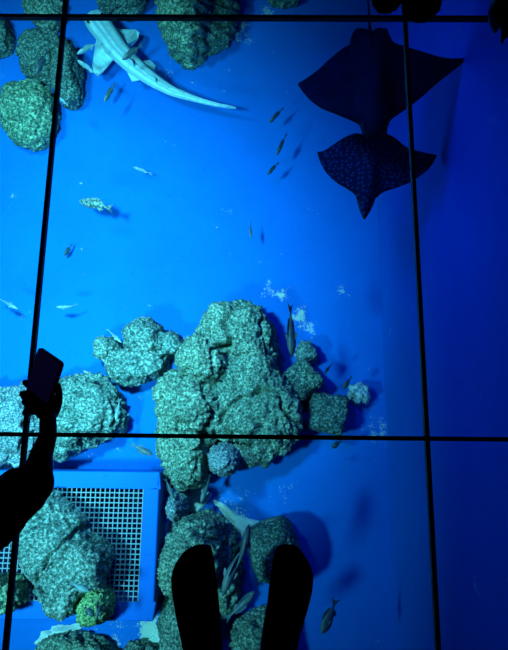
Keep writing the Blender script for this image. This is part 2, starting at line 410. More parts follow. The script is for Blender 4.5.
rock('coral', 'round bluish coral head against the lower edge of the boulder cluster', 'coral', [L([(210, 457), (213, 447), (224, 442), (237, 445), (243, 455), (241, 467), (232, 475), (220, 475), (211, 468)], .62, p=2.4)], M['coral_blue'], d_coral, 1.1, .009)
rock('rock', 'small pale stone beside the large head-down slate fish', 'rock', [L([(296, 350), (300, 342), (308, 342), (316, 350), (318, 360), (308, 364), (298, 362)], .22)], M['rock_pale'], d_block, .5, .009, group=RG)
rock('rock', 'square-cut dark stone block touching the boulder cluster above the middle bar', 'rock', [L([(279, 379), (300, 359), (324, 383), (301, 403)], .27, p=7)], M['rock_dark'], d_block, .7, .009, group=RG)
rock('rock', 'second square-cut dark stone block resting right above the middle bar', 'rock', [L([(304, 429), (312, 393), (348, 399), (340, 436)], .27, p=7)], M['rock_dark'], d_block, .7, .009, group=RG)
rock('coral', 'small pale round coral alone on the floor beyond the stone blocks', 'coral', [L([(347, 394), (350, 386), (360, 384), (370, 388), (371, 397), (366, 404), (355, 405), (348, 400)], .17, p=2.2)], M['coral_pale'], d_knobbly, .45, .008)
# on the grate platform
rock('rock', 'largest rough rock lying on the square-mesh grate', 'rock',
     [L([(22, 520), (32, 506), (46, 490), (54, 490), (62, 500), (72, 506), (66, 520), (52, 534), (30, 540)], .30, DECK, p=3), L([(18, 545), (26, 528), (50, 520), (70, 512), (84, 516), (82, 528), (92, 534), (84, 556), (64, 576), (38, 582), (24, 566)], .36, DECK, p=3),
      L([(52, 556), (76, 532), (98, 537), (112, 548), (113, 558), (106, 574), (104, 586), (88, 592), (66, 596)], .36, DECK, p=3), L([(36, 582), (60, 570), (86, 580), (90, 592), (82, 602), (82, 612), (70, 618), (56, 612), (44, 598)], .32, DECK, p=3)],
     M['rock_pale'], d_craggy, .75, group=RG)
rock('rock', 'smaller rock on the grate beside the long frame bar', 'rock', [L([(-20, 580), (4, 572), (20, 578), (28, 590), (25, 604), (12, 613), (-20, 614)], .3, DECK)], M['rock_green'], d_craggy, .6, group=RG)
rock('coral', 'yellow-green coral head at the edge of the grate rock', 'coral', [L([(78, 608), (83, 594), (96, 585), (108, 586), (115, 598), (113, 612), (104, 622), (88, 625), (80, 619)], .3, DECK, p=2.2)], M['coral_green'], d_coral, 1.0, .008)
rock('rock', 'rounded rock half buried in sand at the bottom edge below the platform', 'rock', [L([(36, 648), (46, 638), (64, 632), (88, 634), (108, 642), (118, 652), (120, 680), (36, 680)], .3)], M['rock'], d_craggy, .6, group=RG)
rock('rock', 'little rock at the bottom edge between the platform and the dark feet', 'rock', [L([(124, 652), (130, 642), (142, 638), (156, 642), (164, 656), (160, 676), (126, 676)], .25)], M['rock'], d_craggy, .5, .011, group=RG)
rock('coral', 'speckled purple-blue ball coral beside the platform corner', 'coral', [L([(168, 505), (171, 495), (179, 490), (188, 495), (190, 506), (187, 517), (178, 522), (170, 516)], .5, p=2.1)], M['coral_blue'], d_coral, .9, .008)
# around the feet
rock('rock', 'tall rock under the first black foot, steep on its shaded side', 'rock',
     [L([(160, 572), (164, 545), (173, 528), (188, 514), (206, 510), (219, 516), (227, 532), (226, 560), (205, 590), (168, 588)], .75), L([(205, 520), (226, 518), (238, 532), (242, 560), (240, 600), (226, 616), (208, 600)], .35)],
     M['rock'], d_craggy, .8, group=RG)
rock('rock', 'rock running off the bottom edge beside the heel of the first black foot', 'rock', [L([(162, 608), (172, 586), (192, 586), (212, 600), (220, 640), (210, 685), (166, 685), (160, 645)], .5)], M['rock'], d_craggy, .6, group=RG)
rock('rock', 'angular dark block under the toes of the second black foot', 'rock', [L([(247, 528), (262, 522), (282, 516), (292, 524), (300, 548), (296, 572), (280, 584), (258, 578), (250, 556)], .42, p=3.5)], M['rock_dark'], d_block, .8, .011, group=RG)
rock('rock', 'rock between the two black feet at the bottom edge', 'rock', [L([(228, 640), (232, 622), (246, 614), (264, 606), (280, 616), (284, 650), (276, 685), (236, 685)], .4)], M['rock'], d_craggy, .6, group=RG)

# ------------------------------------------------------------------ sand drifts
def sand(label, poly, h=.02, zb=FLOOR):
    n, K = 90, 16
    c, rad = star(poly, zb, n); bm = bmesh.new(); rs = []
    off = Vector((random.uniform(0, 9), random.uniform(0, 9), 0))
    for k in range(K + 1):
        s = 1 - k / (K + .3); ring = []
        for i in range(n):
            a = 2 * PI * i / n; j = 1 + .22 * noise.fractal(Vector((math.cos(a) * 2.5, math.sin(a) * 2.5, 0)) + off, .8, 2, 4) * (s ** 2)
            x, y = c.x + rad[i] * s * j * math.cos(a), c.y + rad[i] * s * j * math.sin(a)
            z = zb + .001 + (h * sm(0, .5, 1 - s) + .008 * noise.fractal(Vector((x, y, 0)) * 12, .8, 2, 3) * min(1, (1 - s) * 5) if k else 0)
            ring.append((x, y, max(z, zb + .001)))
        rs.append(ring)
    rings(bm, rs)
    tag(finish(bm, 'sand', M['sand']), label, 'sand', kind='stuff')
sand('pale sand filling the gap between the platform, ball coral and tall rock', [(166, 520), (178, 520), (188, 512), (190, 480), (206, 486), (212, 498), (204, 508), (190, 516), (176, 532), (168, 560), (164, 600), (160, 560)], .02)
sand('pale sand drift heaped between tall rock and dark block', [(214, 500), (222, 502), (236, 514), (250, 519), (264, 521), (266, 527), (252, 534), (244, 544), (236, 530), (222, 512)], .03)
sand('pale sand piled against the half buried rock', [(34, 644), (42, 632), (58, 625), (78, 624), (84, 630), (74, 640), (50, 648)], .06)
sand('pale sand slope beside the platform corner by the foot', [(152, 640), (158, 622), (166, 600), (172, 604), (168, 630), (164, 660), (150, 660), (136, 646)], .05)

# ------------------------------------------------------------------ fish
FW = [(0, .04), (.04, .28), (.12, .62), (.22, .88), (.34, 1), (.48, .95), (.62, .76), (.76, .5), (.88, .28), (1, .16)]
def prof(t, tab):
    for (a, x), (b, y) in zip(tab, tab[1:]):
        if t <= b: return x + (y - x) * (t - a) / (b - a)
    return tab[-1][1]
def plate(bm, outline, th, axis):
    """a thin fin: outline in (along, out) with real thickness across"""
    def v(a, o, s):
        return (a, s * th, o) if axis == 'z' else (a, o, s * th)
    A = [bm.verts.new(v(a, o, 1)) for a, o in outline]; B = [bm.verts.new(v(a, o, -1)) for a, o in outline]
    n = len(A)
    bm.faces.new(A); bm.faces.new(B[::-1])
    for i in range(n): bm.faces.new((A[i], B[i], B[(i + 1) % n], A[(i + 1) % n]))
def fish(label, head, tail, wpx, z, m, roll=0, bend=0, group='small fish swimming over the tank floor', ratio=1.3):
    h, tl = P(head[0], head[1], z), P(tail[0], tail[1], z)
    Lw = (h - tl).length; pxw = (P(head[0] + 1, head[1], z) - h).length
    fwd = (h - tl).normalized(); side = Vector((0, 0, 1)).cross(fwd)
    W = wpx * pxw * (.85 if roll >= 45 else .68)
    half_vis = W / 2
    rr = math.radians(roll)
    hw = half_vis / max(math.cos(rr), math.sin(rr) * ratio, 1e-3); hw = min(hw, half_vis)
    hh = hw * ratio
    root = empty('fish', h * .5 + tl * .5)
    q = Matrix((fwd, side, Vector((0, 0, 1)))).transposed().to_quaternion() @ Quaternion((1, 0, 0), rr)
    root.rotation_mode = 'QUATERNION'; root.rotation_quaternion = q
    tag(root, label, 'fish', group)
    bl = Lw * .82
    def yb(a): t = (Lw / 2 - a) / Lw; return bend * Lw * max(0, t - .3) ** 2
    bm = bmesh.new(); rs = []
    for k in range(19):
        t = k / 18; a = Lw / 2 - bl * t; f = prof(t, FW)
        rs.append([(a, yb(a) + hw * f * math.cos(2 * PI * i / 14), hh * (f if t < .8 else f * 1.1) * math.sin(2 * PI * i / 14)) for i in range(14)])
    rings(bm, rs); finish(bm, 'body', m, root)
    th = max(.0012, hw * .05)
    def shift(bm):
        for v in bm.verts: v.co.y += yb(v.co.x)
    a0, a1 = Lw / 2 - bl * .97, -Lw / 2
    bm = bmesh.new(); plate(bm, [(a0 + .02 * Lw, hh * .12), (a1 + .05 * Lw, hh * .75), (a1, hh * .95), (a1 + .07 * Lw, hh * .1), (a1 + .07 * Lw, -hh * .1), (a1, -hh * .9), (a1 + .05 * Lw, -hh * .7), (a0 + .02 * Lw, -hh * .12)], th, 'z'); shift(bm); finish(bm, 'tail_fin', m, root, smooth=False)
    bm = bmesh.new(); plate(bm, [(Lw * .18, hh * .85), (Lw * .10, hh * 1.35), (-Lw * .05, hh * 1.25), (-Lw * .2, hh * .75), (-Lw * .2, hh * .4), (Lw * .05, hh * .6)], th, 'z'); shift(bm); finish(bm, 'dorsal_fin', m, root, smooth=False)
    bm = bmesh.new(); plate(bm, [(-Lw * .02, -hh * .8), (-Lw * .1, -hh * 1.2), (-Lw * .2, -hh * .7), (-Lw * .18, -hh * .4), (-Lw * .05, -hh * .5)], th, 'z'); shift(bm); finish(bm, 'anal_fin', m, root, smooth=False)
    for s in (1, -1):
        bm = bmesh.new(); plate(bm, [(Lw * .22, s * hw * .8), (Lw * .16, s * hw * 1.35), (Lw * .07, s * hw * 1.6), (Lw * .08, s * hw * 1.1), (Lw * .14, s * hw * .75)], th, 'y'); finish(bm, 'pectoral_fin', m, root, smooth=False)
        bm = bmesh.new(); bmesh.ops.create_uvsphere(bm, u_segments=10, v_segments=6, radius=max(.002, hw * .17))
        for v in bm.verts: v.co += Vector((Lw * .42, s * hw * .52, hh * .16))
        finish(bm, 'eye', M['eye'], root)
    return root
FP, FO, FD, FG, FS = M['fish_pale'], M['fish_olive'], M['fish_dark'], M['fish_grey'], M['fish_spot']
fish('mottled stout fish alone over open floor beside the long frame bar', (79, 201), (115, 208), 10, -3.05, FS, 55, .35, ratio=1.5)
fish('small olive fish with its shadow, below the mottled stout fish', (64, 256), (72, 244), 5, -3.38, FO, 20)
fish('pale slender fish lying level beneath the small olive fish', (56, 307), (77, 308), 4.5, -3.2, FP, 20, -.5)
fish('slender fish entering at the picture edge above the hand', (18, 309), (-2, 298), 5, -3.2, FP, 20)
fish('faint blue fish high over the open floor under the shark tail', (133, 167), (152, 174), 4, -3.36, FP, 20)
fish('topmost of the three little olive fish near the big ray', (269, 123), (284, 107), 5, -3.2, FO, 25)
fish('middle one of the three little olive fish, with a clear shadow', (276, 156), (287, 133), 5, -3.15, FO, 25)
fish('lowest of the three little olive fish near the rays', (267, 175), (279, 162), 4.8, -3.2, FO, 25)
fish('lone thin fish pointing down the picture between rays and boulders', (251, 239), (250, 220), 3.6, -3.25, FG, 20)
fish('pale thin fish hovering over the cauliflower-shaped rock', (122, 343), (107, 329), 4.2, -2.95, FP, 20)
fish('pale mottled fish above the ring-patterned rock by the cauliflower rock', (82, 370), (100, 380), 5, -2.95, FS, 30)
fish('thin pale fish along the edge of the ring-patterned rock', (116, 421), (120, 398), 5.5, -3.0, FP, 30)
fish('grey fish below the middle bar above the platform edge', (153, 455), (131, 444), 7, -3.0, FG, 60, ratio=1.5)
fish('large slate fish swimming head down beside the boulder cluster', (292, 357), (290, 303), 13, -2.7, FD, 35)
fish('tiny slender dark fish beside the square-cut block', (324, 374), (333, 362), 4, -3.2, FD, 20)
fish('small stubby dark fish next to the lone pale coral', (343, 389), (352, 376), 6.5, -3.2, FO, 30)
fish('small olive fish just under the middle bar below the blocks', (332, 448), (342, 440), 7, -3.2, FO, 40)
fish('thin grey fish squeezed between the platform and ball coral', (174, 498), (165, 478), 6, -3.0, FG, 30)
fish('long grey fish slipping under the boulder cluster bottom', (201, 503), (211, 474), 8, -3.25, FG, 20)
fish('long grey fish gliding down the shaded side of the tall rock', (222, 597), (243, 536), 14, -2.75, FG, 10, .25, 'large grey fish by the feet', 1.2)
fish('dark slim fish nose up beside the sand drift', (249, 524), (238, 580), 12, -2.5, FD, 10, .3, 'large grey fish by the feet', 1.2)
fish('grey fish with forked tail crossing between the two feet', (255, 591), (226, 621), 11, -2.6, FG, 40, .1, 'large grey fish by the feet')
fish('grey disc-shaped fish alone beside the second black foot', (322, 634), (337, 599), 13, -2.7, FG, 62, -.1, ratio=1.9)
fish('pale fish nosing the shark pectoral fin from above', (77, 54), (99, 42), 6, -3.0, FP, 20, .1)
fish('pale fish just below the one nosing the shark fin', (77, 60), (99, 76), 6, -3.0, FP, 20)
fish('grey-blue fish lying across the shark back', (122, 60), (143, 44), 7, -2.95, FG, 20)
fish('grey fish swimming below the shark pectoral fin', (104, 102), (116, 82), 6, -3.2, FG, 25)
fish('white slim fish between the green round rock and the upright rock', (58, 97), (68, 105), 4.5, -3.0, FP, 20)
fish('dark fish over the dark speckled rock', (36, 74), (48, 50), 7, -2.9, FD, 20)
fish('grey slim fish above the top bar beside the ledged rock', (135, 15), (146, 1), 6, -3.0, FG, 20)
fish('pale blue fish resting over the grate rock', (90, 591), (70, 583), 8, -2.6, FP, 40)
fish('plump grey fish on the yellow-green coral', (94, 616), (84, 606), 7, -2.75, FG, 40, ratio=1.4)
fish('thin grey fish standing upright on the yellow-green coral', (96, 620), (102, 599), 4.5, -2.72, FG, 20)

# ------------------------------------------------------------------ pale long-tailed shark
def smooth_path(pts, k=6):
    out = []
    for i in range(len(pts) - 1):
        a, b, c, d = pts[max(0, i - 1)], pts[i], pts[i + 1], pts[min(len(pts) - 1, i + 2)]
        for j in range(k):
            t = j / k
            out.append(tuple(.5 * (2 * b[q] + (c[q] - a[q]) * t + (2 * a[q] - 5 * b[q] + 4 * c[q] - d[q]) * t * t + (3 * b[q] - a[q] - 3 * c[q] + d[q]) * t ** 3) for q in range(len(b))))
    out.append(pts[-1]); return out
ZS = -3.22
sp = smooth_path([(90.5, 14, 10, .5), (93, 17, 20, .8), (98, 23, 24, 1), (107, 35, 23, 1), (118, 50, 21, 1), (132, 64, 18.5, 1), (150, 78, 14.5, 1), (170, 90, 10.5, 1), (192, 98, 6.5, 1), (214, 104, 4, 1), (234, 107.5, 1, 1)])
cen = P(120, 50, FLOOR)
shark = empty('shark', cen); tag(shark, 'pale long-tailed shark resting with its head under the top cross bar', 'shark')
bm = bmesh.new(); rs = []; N = 28
W3 = [P(a, b, ZS) for a, b, _, _ in sp]
sc_px = (P(121, 50, ZS) - P(120, 50, ZS)).length
for i, (a, b, w, _) in enumerate(sp):
    d = (W3[min(i + 1, len(sp) - 1)] - W3[max(i - 1, 0)]).normalized(); s = Vector((0, 0, 1)).cross(d); hw = w * sc_px / 2; ring = []
    for k in range(N):
        th = 2 * PI * k / N; up = math.sin(th)
        rdg = 1 + (.09 if up > .1 and k % 3 == 0 else 0) * min(1, w / 12)
        hz = hw * (.62 if w > 9 else .9)
        ring.append(W3[i] + s * hw * math.cos(th) * rdg + Vector((0, 0, hz * up * rdg)) - cen)
    rs.append(ring)
rings(bm, rs); so = finish(bm, 'body', M['shark'], shark)
so.data.materials.append(M['shark_line'])
for f in so.data.polygons:                      # the long darker lines along the back
    if f.index < (len(rs) - 1) * N and 6 < f.index // N < 50 and f.index % N in (3, 6, 8, 11): f.material_index = 1
def fin_px(name, poly, z0, z1, th, parent, m, cen):
    """a paired fin as a tapering blade through the given corners (root first)"""
    bm = bmesh.new(); n = len(poly)
    top, bot = [], []
    for i, (x, y) in enumerate(poly):
        z = z0 if i in (0, n - 1) else z1
        p = P(x, y, z) - cen; t_ = th if i in (0, n - 1) else th * .35
        top.append(bm.verts.new(p + Vector((0, 0, t_)))); bot.append(bm.verts.new(p - Vector((0, 0, t_))))
    bm.faces.new(top); bm.faces.new(bot[::-1])
    for i in range(n): bm.faces.new((top[i], bot[i], bot[(i + 1) % n], top[(i + 1) % n]))
    return finish(bm, name, m, parent, smooth=False)
fin_px('pectoral_fin', [(98, 34), (95, 48), (92.5, 66), (94, 73), (98, 75.5), (103, 72), (113, 60), (116, 56)], ZS - .02, ZS - .12, .015, shark, M['shark'], cen)
fin_px('pectoral_fin', [(112, 29), (122, 29.5), (136, 30), (139.5, 33), (138, 39), (131, 47), (126, 46)], ZS - .02, ZS - .12, .015, shark, M['shark'], cen)
fin_px('pelvic_fin', [(124, 66), (128, 74), (132, 81.5), (140, 80), (143, 76)], ZS - .02, ZS - .08, .012, shark, M['shark'], cen)
fin_px('pelvic_fin', [(143, 62), (150, 60), (156, 66), (155, 72), (152, 73)], ZS - .02, ZS - .08, .012, shark, M['shark'], cen)
def upright_fin(name, a, b, tip, h, m, parent, zb, cen, th=.008):
    bm = bmesh.new(); A, B, T = P(*a, zb) - cen, P(*b, zb) - cen, P(*tip, zb) - cen + Vector((0, 0, h)); T2 = T + (B - A) * .25 - Vector((0, 0, h * .1))
    s = Vector((0, 0, 1)).cross((A - B).normalized()) * th; vs = []
    for sg in (1, -1): vs.append([bm.verts.new(p + s * sg * k) for p, k in ((A, 1), (B, 1), (T2, .3), (T, .3))])
    bm.faces.new(vs[0]); bm.faces.new(vs[1][::-1])
    for i in range(4): bm.faces.new((vs[0][i], vs[1][i], vs[1][(i + 1) % 4], vs[0][(i + 1) % 4]))
    finish(bm, name, m, parent, smooth=False)
upright_fin('dorsal_fin', (122, 54), (134, 66), (131, 63), .07, M['shark'], shark, ZS + .06, cen)
upright_fin('dorsal_fin', (146, 74), (156, 82), (154, 80), .05, M['shark'], shark, ZS + .04, cen)
tl_ = smooth_path([(170, 90), (192, 98), (214, 104), (236, 108)], 5); bm = bmesh.new(); rs = []
for i, (a, b) in enumerate(tl_):
    u = i / (len(tl_) - 1); hgt = .035 * (1 - u) ** .7 + .012 * math.sin(u * PI) + .004; p = P(a, b, ZS) - cen
    rs.append([p + Vector((0, .006, hgt * .8)), p + Vector((0, -.006, hgt * .8)), p + Vector((0, -.006, -hgt)), p + Vector((0, .006, -hgt))])
rings(bm, rs); finish(bm, 'tail_fin', M['shark'], shark, smooth=False)
for s in (-1, 1):
    bm = bmesh.new(); bmesh.ops.create_uvsphere(bm, u_segments=10, v_segments=6, radius=.012)
    p = P(95 + s * 7, 18 - s * 4, ZS + .07) - cen
    for v in bm.verts: v.co += p
    finish(bm, 'eye', M['eye'], shark)

# ------------------------------------------------------------------ eagle rays
def ray(label, z, lead, trail, ctr_x, m, thick, droop, tail, name='eagle_ray'):
    """lead / trail: (x, y) of the front and the rear edge in order along the span; front faces down the picture"""
    cen = P(ctr_x, trail[len(trail) // 2][1], z); root = empty(name, cen); tag(root, label, 'ray', 'eagle rays')
    xs0, xs1 = lead[0][0], lead[-1][0]; n = 150; bm = bmesh.new(); K = 22
    def at(tab, x):
        for (a, ya), (b, yb) in zip(tab, tab[1:]):
            if x <= b: return ya + (yb - ya) * ((x - a) / (b - a) if b > a else 0)
        return tab[-1][1]
    def spline(tab): return sorted(smooth_path(tab, 6))
    lead, trail = spline(lead), spline(trail)
    rs = []
    for i in range(n + 1):
        u = i / n; u = .5 - .5 * math.cos(PI * u); u = .5 * u + .5 * (i / n)
        x = xs0 + (xs1 - xs0) * u; yl, yt = at(lead, x), at(trail, x)
        if i in (0, n): yl = yt + .6
        span = abs(x - ctr_x) / max(ctr_x - xs0, xs1 - ctr_x)
        body = math.exp(-(span / .16) ** 2)
        zc = -droop * span ** 1.6
        ch = (P(x, yl, z) - P(x, yt, z)).length; ring = []
        for k in range(2 * K):
            if k <= K: f, sg = k / K, 1
            else: f, sg = (2 * K - k) / K, -1
            tt = (4 * f * (1 - f)) ** .6
            hz = (thick * (.10 + .28 * (1 - span)) + thick * body * .9) * tt * (1 if sg > 0 else .55)
            hz = min(hz, ch * .3)
            p = P(x, yt + (yl - yt) * f, z) - cen
            ring.append(p + Vector((0, 0, zc + sg * hz)))
        rs.append(ring)
    rings(bm, rs); finish(bm, 'body', m, root)
    # whip tail and the little fin at its root
    tp = smooth_path(tail, 6); bm = bmesh.new()
    chain(bm, [(P(a, b, z + .02) - cen, .009 * (1 - .75 * i / (len(tp) - 1))) for i, (a, b) in enumerate(tp)], 8)
    me = remeshed(bm, .004); mesh_obj('tail', me, m, root)
    return root, cen
big, cb = ray('larger black eagle ray overlapping the spotted one, thin tail over the top bar', -1.3,
    [(298, 83.5), (303, 91), (311, 100), (322, 108), (336, 114), (350, 120), (359, 125), (361.5, 132), (366, 138), (374, 141), (383, 138), (388, 131), (388, 125), (392, 119), (402, 112), (418, 100), (436, 84), (452, 71), (470, 56.5)],
    [(298, 82.5), (306, 77.5), (318, 69), (330, 58), (344, 47), (350, 44), (351, 37), (356, 31), (362, 28), (368, 29.5), (371, 32), (375, 29), (381, 27.5), (387, 31), (390.5, 37), (394, 42), (402, 45), (420, 50), (440, 55.5), (455, 57), (470, 55.8)], 374, M['ray_dark'], .09, .015,
    [(370, 34), (369.5, 25), (369, 12), (367, -5), (362, -22), (352, -34)])
sml, cs = ray('smaller white-spotted eagle ray half under the larger black one', -1.75,
    [(317.5, 153), (321, 163), (327, 173), (336, 182), (346, 188), (353, 193), (356.5, 197), (357.5, 203), (360, 211), (364, 219.5), (368, 215), (373, 206), (376, 198), (384, 192), (398, 187), (412, 181), (425, 172), (432, 165), (437.5, 155)],
    [(317.5, 151.5), (326, 149), (338, 141), (348, 135.5), (356, 133), (361, 134), (366, 133), (372, 134), (380, 133), (388, 134), (396, 138), (406, 146), (418, 150), (430, 152.5), (437.5, 153.5)], 366.5, M['ray_spots'], .075, .015,
    [(368, 138), (370, 126), (371, 108), (372, 88), (374, 62)])
for root, cen, z, pts, dz in ((big, cb, -1.3, ((363, 127), (386, 127)), .03), (sml, cs, -1.75, ((357, 199), (376, 197)), .02)):
    for (x, y) in pts:
        bm = bmesh.new(); bmesh.ops.create_uvsphere(bm, u_segments=10, v_segments=6, radius=.011)
        for v in bm.verts: v.co += P(x, y, z) - cen + Vector((0, 0, dz))
        finish(bm, 'eye', M['eye'], root)
upright_fin('dorsal_fin', (370.5, 41), (370.5, 33), (370.5, 33), .035, M['ray_dark'], big, -1.25, cb, .005)
upright_fin('dorsal_fin', (367.5, 143), (368, 137), (368, 137), .03, M['ray_spots'], sml, -1.72, cs, .005)
for s in (357.5, 383): fin_px('pelvic_fin', [(s - 6, 44), (s - 5, 33), (s - 1, 28.5), (s + 4, 29), (s + 6, 35), (s + 6, 44)], -1.3, -1.31, .010, big, M['ray_dark'], cb)

# ------------------------------------------------------------------ people
def V(*a): return Vector(a)
def head(bm, c, face, r=.095):
    """skull, jaw, nose, ears and lips, looking along face"""
    f = Vector(face).normalized(); s = f.cross(Vector((0, 0, 1)))
    s = s.normalized() if s.length > 1e-3 else Vector((1, 0, 0)); u = s.cross(f)
    capsule(bm, c - f * r * .15 + u * r * .25, r * .86, c + f * r * .1 + u * r * .2, r * .84)
    capsule(bm, c + u * r * .1, r * .75, c + f * r * .32 - u * r * .75, r * .42)
    capsule(bm, c + f * r * .88 + u * r * .2, r * .10, c + f * r * 1.06 - u * r * .12, r * .15)
    capsule(bm, c + f * r * .78 - u * r * .48 - s * r * .2, r * .07, c + f * r * .78 - u * r * .48 + s * r * .2, r * .07)
    for k in (1, -1): capsule(bm, c + s * k * r * .84 + u * r * .15, r * .17, c + s * k * r * .86 - u * r * .18, r * .12)
    return s, u, f
def hair(parent, c, face, r=.095):
    f = Vector(face).normalized(); s = f.cross(Vector((0, 0, 1))).normalized(); u = s.cross(f)
    bm = bmesh.new(); capsule(bm, c - f * r * .25 + u * r * .38, r * .92, c + f * r * .05 + u * r * .5, r * .82); capsule(bm, c - f * r * .4 + u * r * .2, r * .8, c - f * r * .45 - u * r * .55, r * .6)
    o = mesh_obj('hair', remeshed(bm, .008, 3), M['hair'], parent); return o
def eyes(parent, c, face, r=.095):
    f = Vector(face).normalized(); s = f.cross(Vector((0, 0, 1))).normalized(); u = s.cross(f)
    for k in (1, -1):
        bm = bmesh.new(); bmesh.ops.create_uvsphere(bm, u_segments=10, v_segments=8, radius=r * .13)
        for v in bm.verts: v.co += c + f * r * .84 + u * r * .14 + s * k * r * .36
        finish(bm, 'eye', M['eye'], parent)
def hand(bm, wrist, d, n, s, k=1.0, curl=.35, rw=.026):
    """relaxed hand: palm, four unequal bent fingers, thumb from the side; d to the fingers, n out of the palm, s to the thumb"""
    d, n, s = Vector(d).normalized(), Vector(n).normalized(), Vector(s).normalized()
    for q in (-.027, -.009, .009, .027):
        capsule(bm, wrist + s * q * .6 * k, .014 * k, wrist + d * .085 * k + s * q * k, .0115 * k)
    for q, ln in ((.029, .066), (.010, .074), (-.010, .068), (-.028, .053)):
        p = wrist + d * .085 * k + s * q * k; a = curl; pts = [(p, .0088 * k)]
        for j, fr in enumerate((.45, .32, .23)):
            dd = d * math.cos(a) + n * math.sin(a); p = p + dd * ln * fr * k * 1.15; a += curl * .9
            pts.append((p, (.0080 - .0007 * j) * k))
        chain(bm, pts, 10)
    p = wrist + d * .022 * k + s * .026 * k
    chain(bm, [(p, .013 * k), (p + (d * .7 + s * .8 + n * .2).normalized() * .036 * k, .010 * k), (p + (d * .85 + s * .7 + n * .45).normalized() * .066 * k, .0085 * k)], 10)

# --- the photographer, standing: only the dark stockinged feet are in the picture
FOOT_L = [(545.2, 196, 211), (547.5, 190, 211.5), (551, 184.5, 212.5), (556, 180, 213.5), (562, 176, 214.6), (570, 172.3, 215.8), (578, 170.6, 216.8), (590, 171.2, 218.2), (602, 173.4, 219.3), (618, 176.4, 220.8), (634, 180.5, 222), (650, 184, 222.8), (668, 186, 222.5), (690, 186, 221), (700, 188, 219), (708, 193, 214)]
FOOT_R = [(545, 280, 294), (547.5, 276.5, 298), (551, 274.6, 301.5), (556, 273, 305.2), (562, 272, 309.2), (570, 270.6, 312.5), (578, 269.6, 313.8), (590, 268.2, 312.8), (602, 267, 309.8), (618, 264, 305), (634, 261.5, 299.6), (650, 259.7, 297), (668, 259.5, 295), (690, 260, 294), (700, 263, 292), (708, 268, 287)]
def foot_mesh(tab, parent, ankle):
    bm = bmesh.new(); rs = []; n = 20
    y_t, y_h = tab[0][0], tab[-1][0]
    for (y, x0, x1) in tab:
        u = (y - y_t) / (y_h - y_t); h = .030 + .055 * sm(.15, .75, u)
        if u < .04: h = .022 + u * .2
        a, b = P(x0, y, .022), P(x1, y, .022); c = (a + b) / 2; hw = (b - a) / 2
        ring = []
        for i in range(n):
            th = 2 * PI * i / n; cx, sx = math.cos(th), math.sin(th)
            e = lambda v, k: math.copysign(abs(v) ** k, v)
            zz = .0025 + (.022 * (1 + e(sx, .7)) if sx < 0 else .022 + (h - .022) * abs(sx) ** .8)
            q = c + hw * e(cx, .8); ring.append((q.x, q.y, zz))
        rs.append(ring)
    rings(bm, rs)
    capsule(bm, ankle + V(0, .03, -.045), .036, ankle + V(0, 0, .07), .043)
    return mesh_obj('sock', remeshed(bm, .0045, 2), M['black_cloth'], parent)
heelL, heelR = P(204, 685, .03), P(277, 685, .03)
ankL, ankR = V(heelL.x, heelL.y - .005, .085), V(heelR.x, heelR.y - .005, .085)
hipc = (ankL + ankR) / 2 + V(0, -.06, .68); ch = hipc + V(0, .0, .38); hd = ch + V(0, .03, .30)
bm = bmesh.new()
for a, s in ((ankL, -1), (ankR, 1)):
    toe = P(200 if s < 0 else 286, 562, .03); knee = a + V(0, -.015, .34); hp = hipc + V(s * .085, 0, 0)
    capsule(bm, V(a.x, a.y, .034), .020, V(toe.x, toe.y - .02, .020), .011)
    chain(bm, [(a - V(0, 0, .03), .028), (a + V(0, 0, .06), .030), (a + V(0, -.02, .20), .05), (knee, .052), (hp, .075)])
    sh = ch + V(s * .16, 0, .08); el = sh + V(s * .06, .02, -.25); wr = V(s * .09, -.235, 1.12)
    chain(bm, [(ch + V(s * .06, 0, .1), .055), (sh, .05), (el, .038), (wr, .026)])
    hand(bm, wr, (-s * .25, .8, .25), (-s * .9, -.2, .1), (0, .2, 1), .9, .5)
chain(bm, [(hipc, .12), (hipc + V(0, 0, .18), .105), (ch, .125), (ch + V(0, 0, .09), .09), (ch + V(0, .01, .17), .048), (hd - V(0, .01, .06), .047)])
head(bm, hd, (0, .85, -.5))
pA = mesh_obj('person', remeshed(bm, .006, 3), M['skin'])
tag(pA, 'person standing over the glass, seen only as two black stockinged feet', 'person')
bm = bmesh.new()
for a, s in ((ankL, -1), (ankR, 1)):
    chain(bm, [(a + V(0, -.015, .045), .047), (a + V(0, -.03, .2), .062), (a + V(0, -.015, .34), .066), (hipc + V(s * .085, 0, 0), .095)])
chain(bm, [(hipc, .135), (hipc + V(0, 0, .1), .12)])
mesh_obj('trousers', remeshed(bm, .009, 3), M['black_cloth'], pA)
bm = bmesh.new(); chain(bm, [(hipc + V(0, 0, .07), .128), (ch, .142), (ch + V(0, 0, .08), .105)])
for s in (-1, 1):
    sh = ch + V(s * .16, 0, .08); el = sh + V(s * .06, .02, -.25); wr = V(s * .09, -.235, 1.12)
    chain(bm, [(ch + V(s * .06, 0, .1), .07), (sh, .064), (el, .05), (el + (wr - el) * .8, .038)])
mesh_obj('jumper', remeshed(bm, .009, 3), M['black_cloth'], pA)
hair(pA, hd, (0, .85, -.5)); eyes(pA, hd, (0, .85, -.5))
for tab, a in ((FOOT_L, ankL), (FOOT_R, ankR)): foot_mesh(tab, pA, a)

